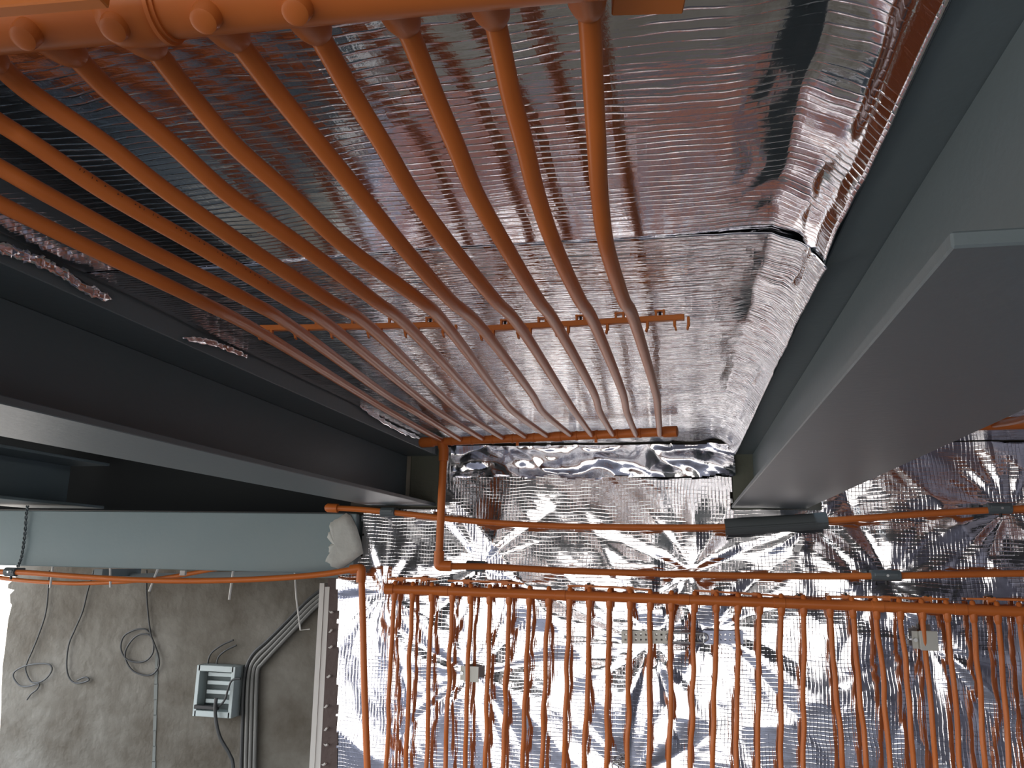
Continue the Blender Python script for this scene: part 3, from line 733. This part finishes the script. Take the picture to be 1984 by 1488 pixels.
for k, (off, m) in enumerate(((0, M_CABLED), (7, M_CABLE), (14, M_CABLE), (21, M_CABLE))):
    cable('supply_cable', [(640+off*.2, 1130+off*.9), (600+off*.4, 1160+off*.9), (560+off*.5, 1200+off*.9), (520+off*.6, 1240+off*.9), (490+off*.9, 1268+off*.8), (476+off*1.1, 1300), (471+off*1.2, 1350), (470+off*1.2, 1400), (468+off*1.2, 1480), (466+off*1.2, 1600)], .011, m,
          ['blackest and uppermost of the four thick cables running down past the box', 'second thick cable from the left running down past the box', 'third thick cable from the left running down past the box', 'rightmost of the four thick cables running down past the box'][k], YC-.01, 'thick cables beside the box')
# electrical box
b0_ = at(383, 1288, y=YF-.10); b1_ = at(448, 1392, y=YF-.10)
cx, cz = (b0_[0]+b1_[0])/2, (b0_[2]+b1_[2])/2; bw_, bh = b1_[0]-b0_[0], b0_[2]-b1_[2]
eb = thing('electrical_box', 'open grey plastic electrical box with cables on the concrete wall', 'electrical box', (cx, YF, cz))
m_ = MB().box((cx, YF-.01, cz), (bw_, .012, bh))
for sx_ in (-1, 1): m_.box((cx+sx_*(bw_/2-.011), YF-.055, cz), (.022, .10, bh), bev=.002)
for sz_ in (-1, 1): m_.box((cx, YF-.055, cz+sz_*(bh/2-.016)), (bw_-.02, .10, .032), bev=.002)
m_.build('shell', M_BOX, eb, False)
MB().box((cx, YF-.022, cz), (bw_-.03, .01, bh-.04)).build('back_plate', M_BOXD, eb, False)
for k, dz in enumerate((.085, .04, -.01, -.06)):
    MB().box((cx+.01, YF-.045, cz+dz), (bw_-.075, .03, .022), bev=.002).build('breaker_row', M_BOX, eb, False)
MB().box((cx-.03, YF-.115, cz-.085), (.15, .02, .022), bev=.003).build('terminal_bar', M_BLACK, eb, False)
cable('box_cable', [(419, 1352), (417, 1372), (419, 1400), (427, 1430), (445, 1462), (452, 1490), (452, 1600)], .010, M_CABLED, 'black cable dropping from the front of the electrical box', YF-.13, 'cables of the electrical box')
cable('box_cable', [(466, 1315), (450, 1318), (442, 1335), (436, 1355), (424, 1368), (415, 1362)], .006, M_CABLED, 'dark cable arching across the open front of the electrical box', YF-.12, 'cables of the electrical box')
cable('box_cable', [(452, 1240), (430, 1250), (410, 1265), (403, 1282), (405, 1292)], .005, M_CABLED, 'thin dark cable rising to the right above the electrical box, upper one', YF-.04, 'cables of the electrical box')
cable('box_cable', [(458, 1250), (438, 1260), (424, 1272), (420, 1285), (422, 1292)], .005, M_CABLED, 'thin dark cable rising to the right above the electrical box, lower one', YF-.04, 'cables of the electrical box')
# thin hanging white wire and scraps below the lintel
tag(MB().tube([at(px, py, y=YW+.2) for px, py in ((570, 1100), (574, 1160), (582, 1221), (600, 1219))], .003, 6).build('white_wire', M_WHITE, None), 'thin white wire hanging under the lintel near the white profile', 'wire')
for (pa, pb, lab) in (((98, 1128), (97, 1139), 'short white scrap of wire left under the sagging pipe'), ((208, 1128), (214, 1138), 'small tilted white wire end under the sagging pipe'), ((306, 1133), (289, 1146), 'white wire end pointing down-left under the sagging pipe'), ((450, 1133), (444, 1162), 'longer white wire end under the middle of the lintel')):
    a = at(*pa, y=YW+.15); b = at(*pb, y=YW+.15); a[2] += .09
    tag(MB().tube([a, b], .0045, 6).build('wire_end', M_WHITE, None), lab, 'wire', 'white wire ends under the lintel')
c = at(355, 1110, y=YW-.04)
tag(MB().box(c, (.024, .012, .02), bev=.002).build('wall_clip', M_WHITE, None, False), 'small white plastic clip where the lintel meets the sagging pipe', 'clip')
# steel edge behind the lintel
a = at(250, 1118, y=YW+.35); b = at(660, 1112, y=YW+.35)
MB().obox(a, b, .05, .03, (0, 0, 1)).obox((a[0], YW+.15, a[2]+.02), (a[0], YW+.4, a[2]+.02), .04, .03).build('back_angle', M_PAINT, lt, False)

# ------------------------------------------------------------------ pipe panel of the next bay at right
a = at(1850, 826, z=Zc+.37); b = at(2080, 812, z=Zc+.37)
np_ = thing('ceiling_pipe_panel', 'orange pipe grid on the ceiling of the bay right of the wide beam', 'pipe panel', tuple(a))
MB().tube([a+np.array([-.2, 0, 0]), b+np.array([.3, 0, 0])], .0165, 20).build('far_header', M_OR, np_, auto=50)
for k in range(12):
    e_ = a+np.array([-.08+.078*k, 0, -.0])
    MB().tube(smooth([e_, e_+np.array([.004, -.25, -.022]), e_+np.array([0, -.6, -.03]), e_+np.array([.004, -1.1, -.02])], 6), RP, 10).build('branch_pipe', M_OR, np_)
MB().box(a+np.array([.3, -.35, 0.02]), (.9, .014, .006)).build('clip_bar', M_OR2, np_, False)
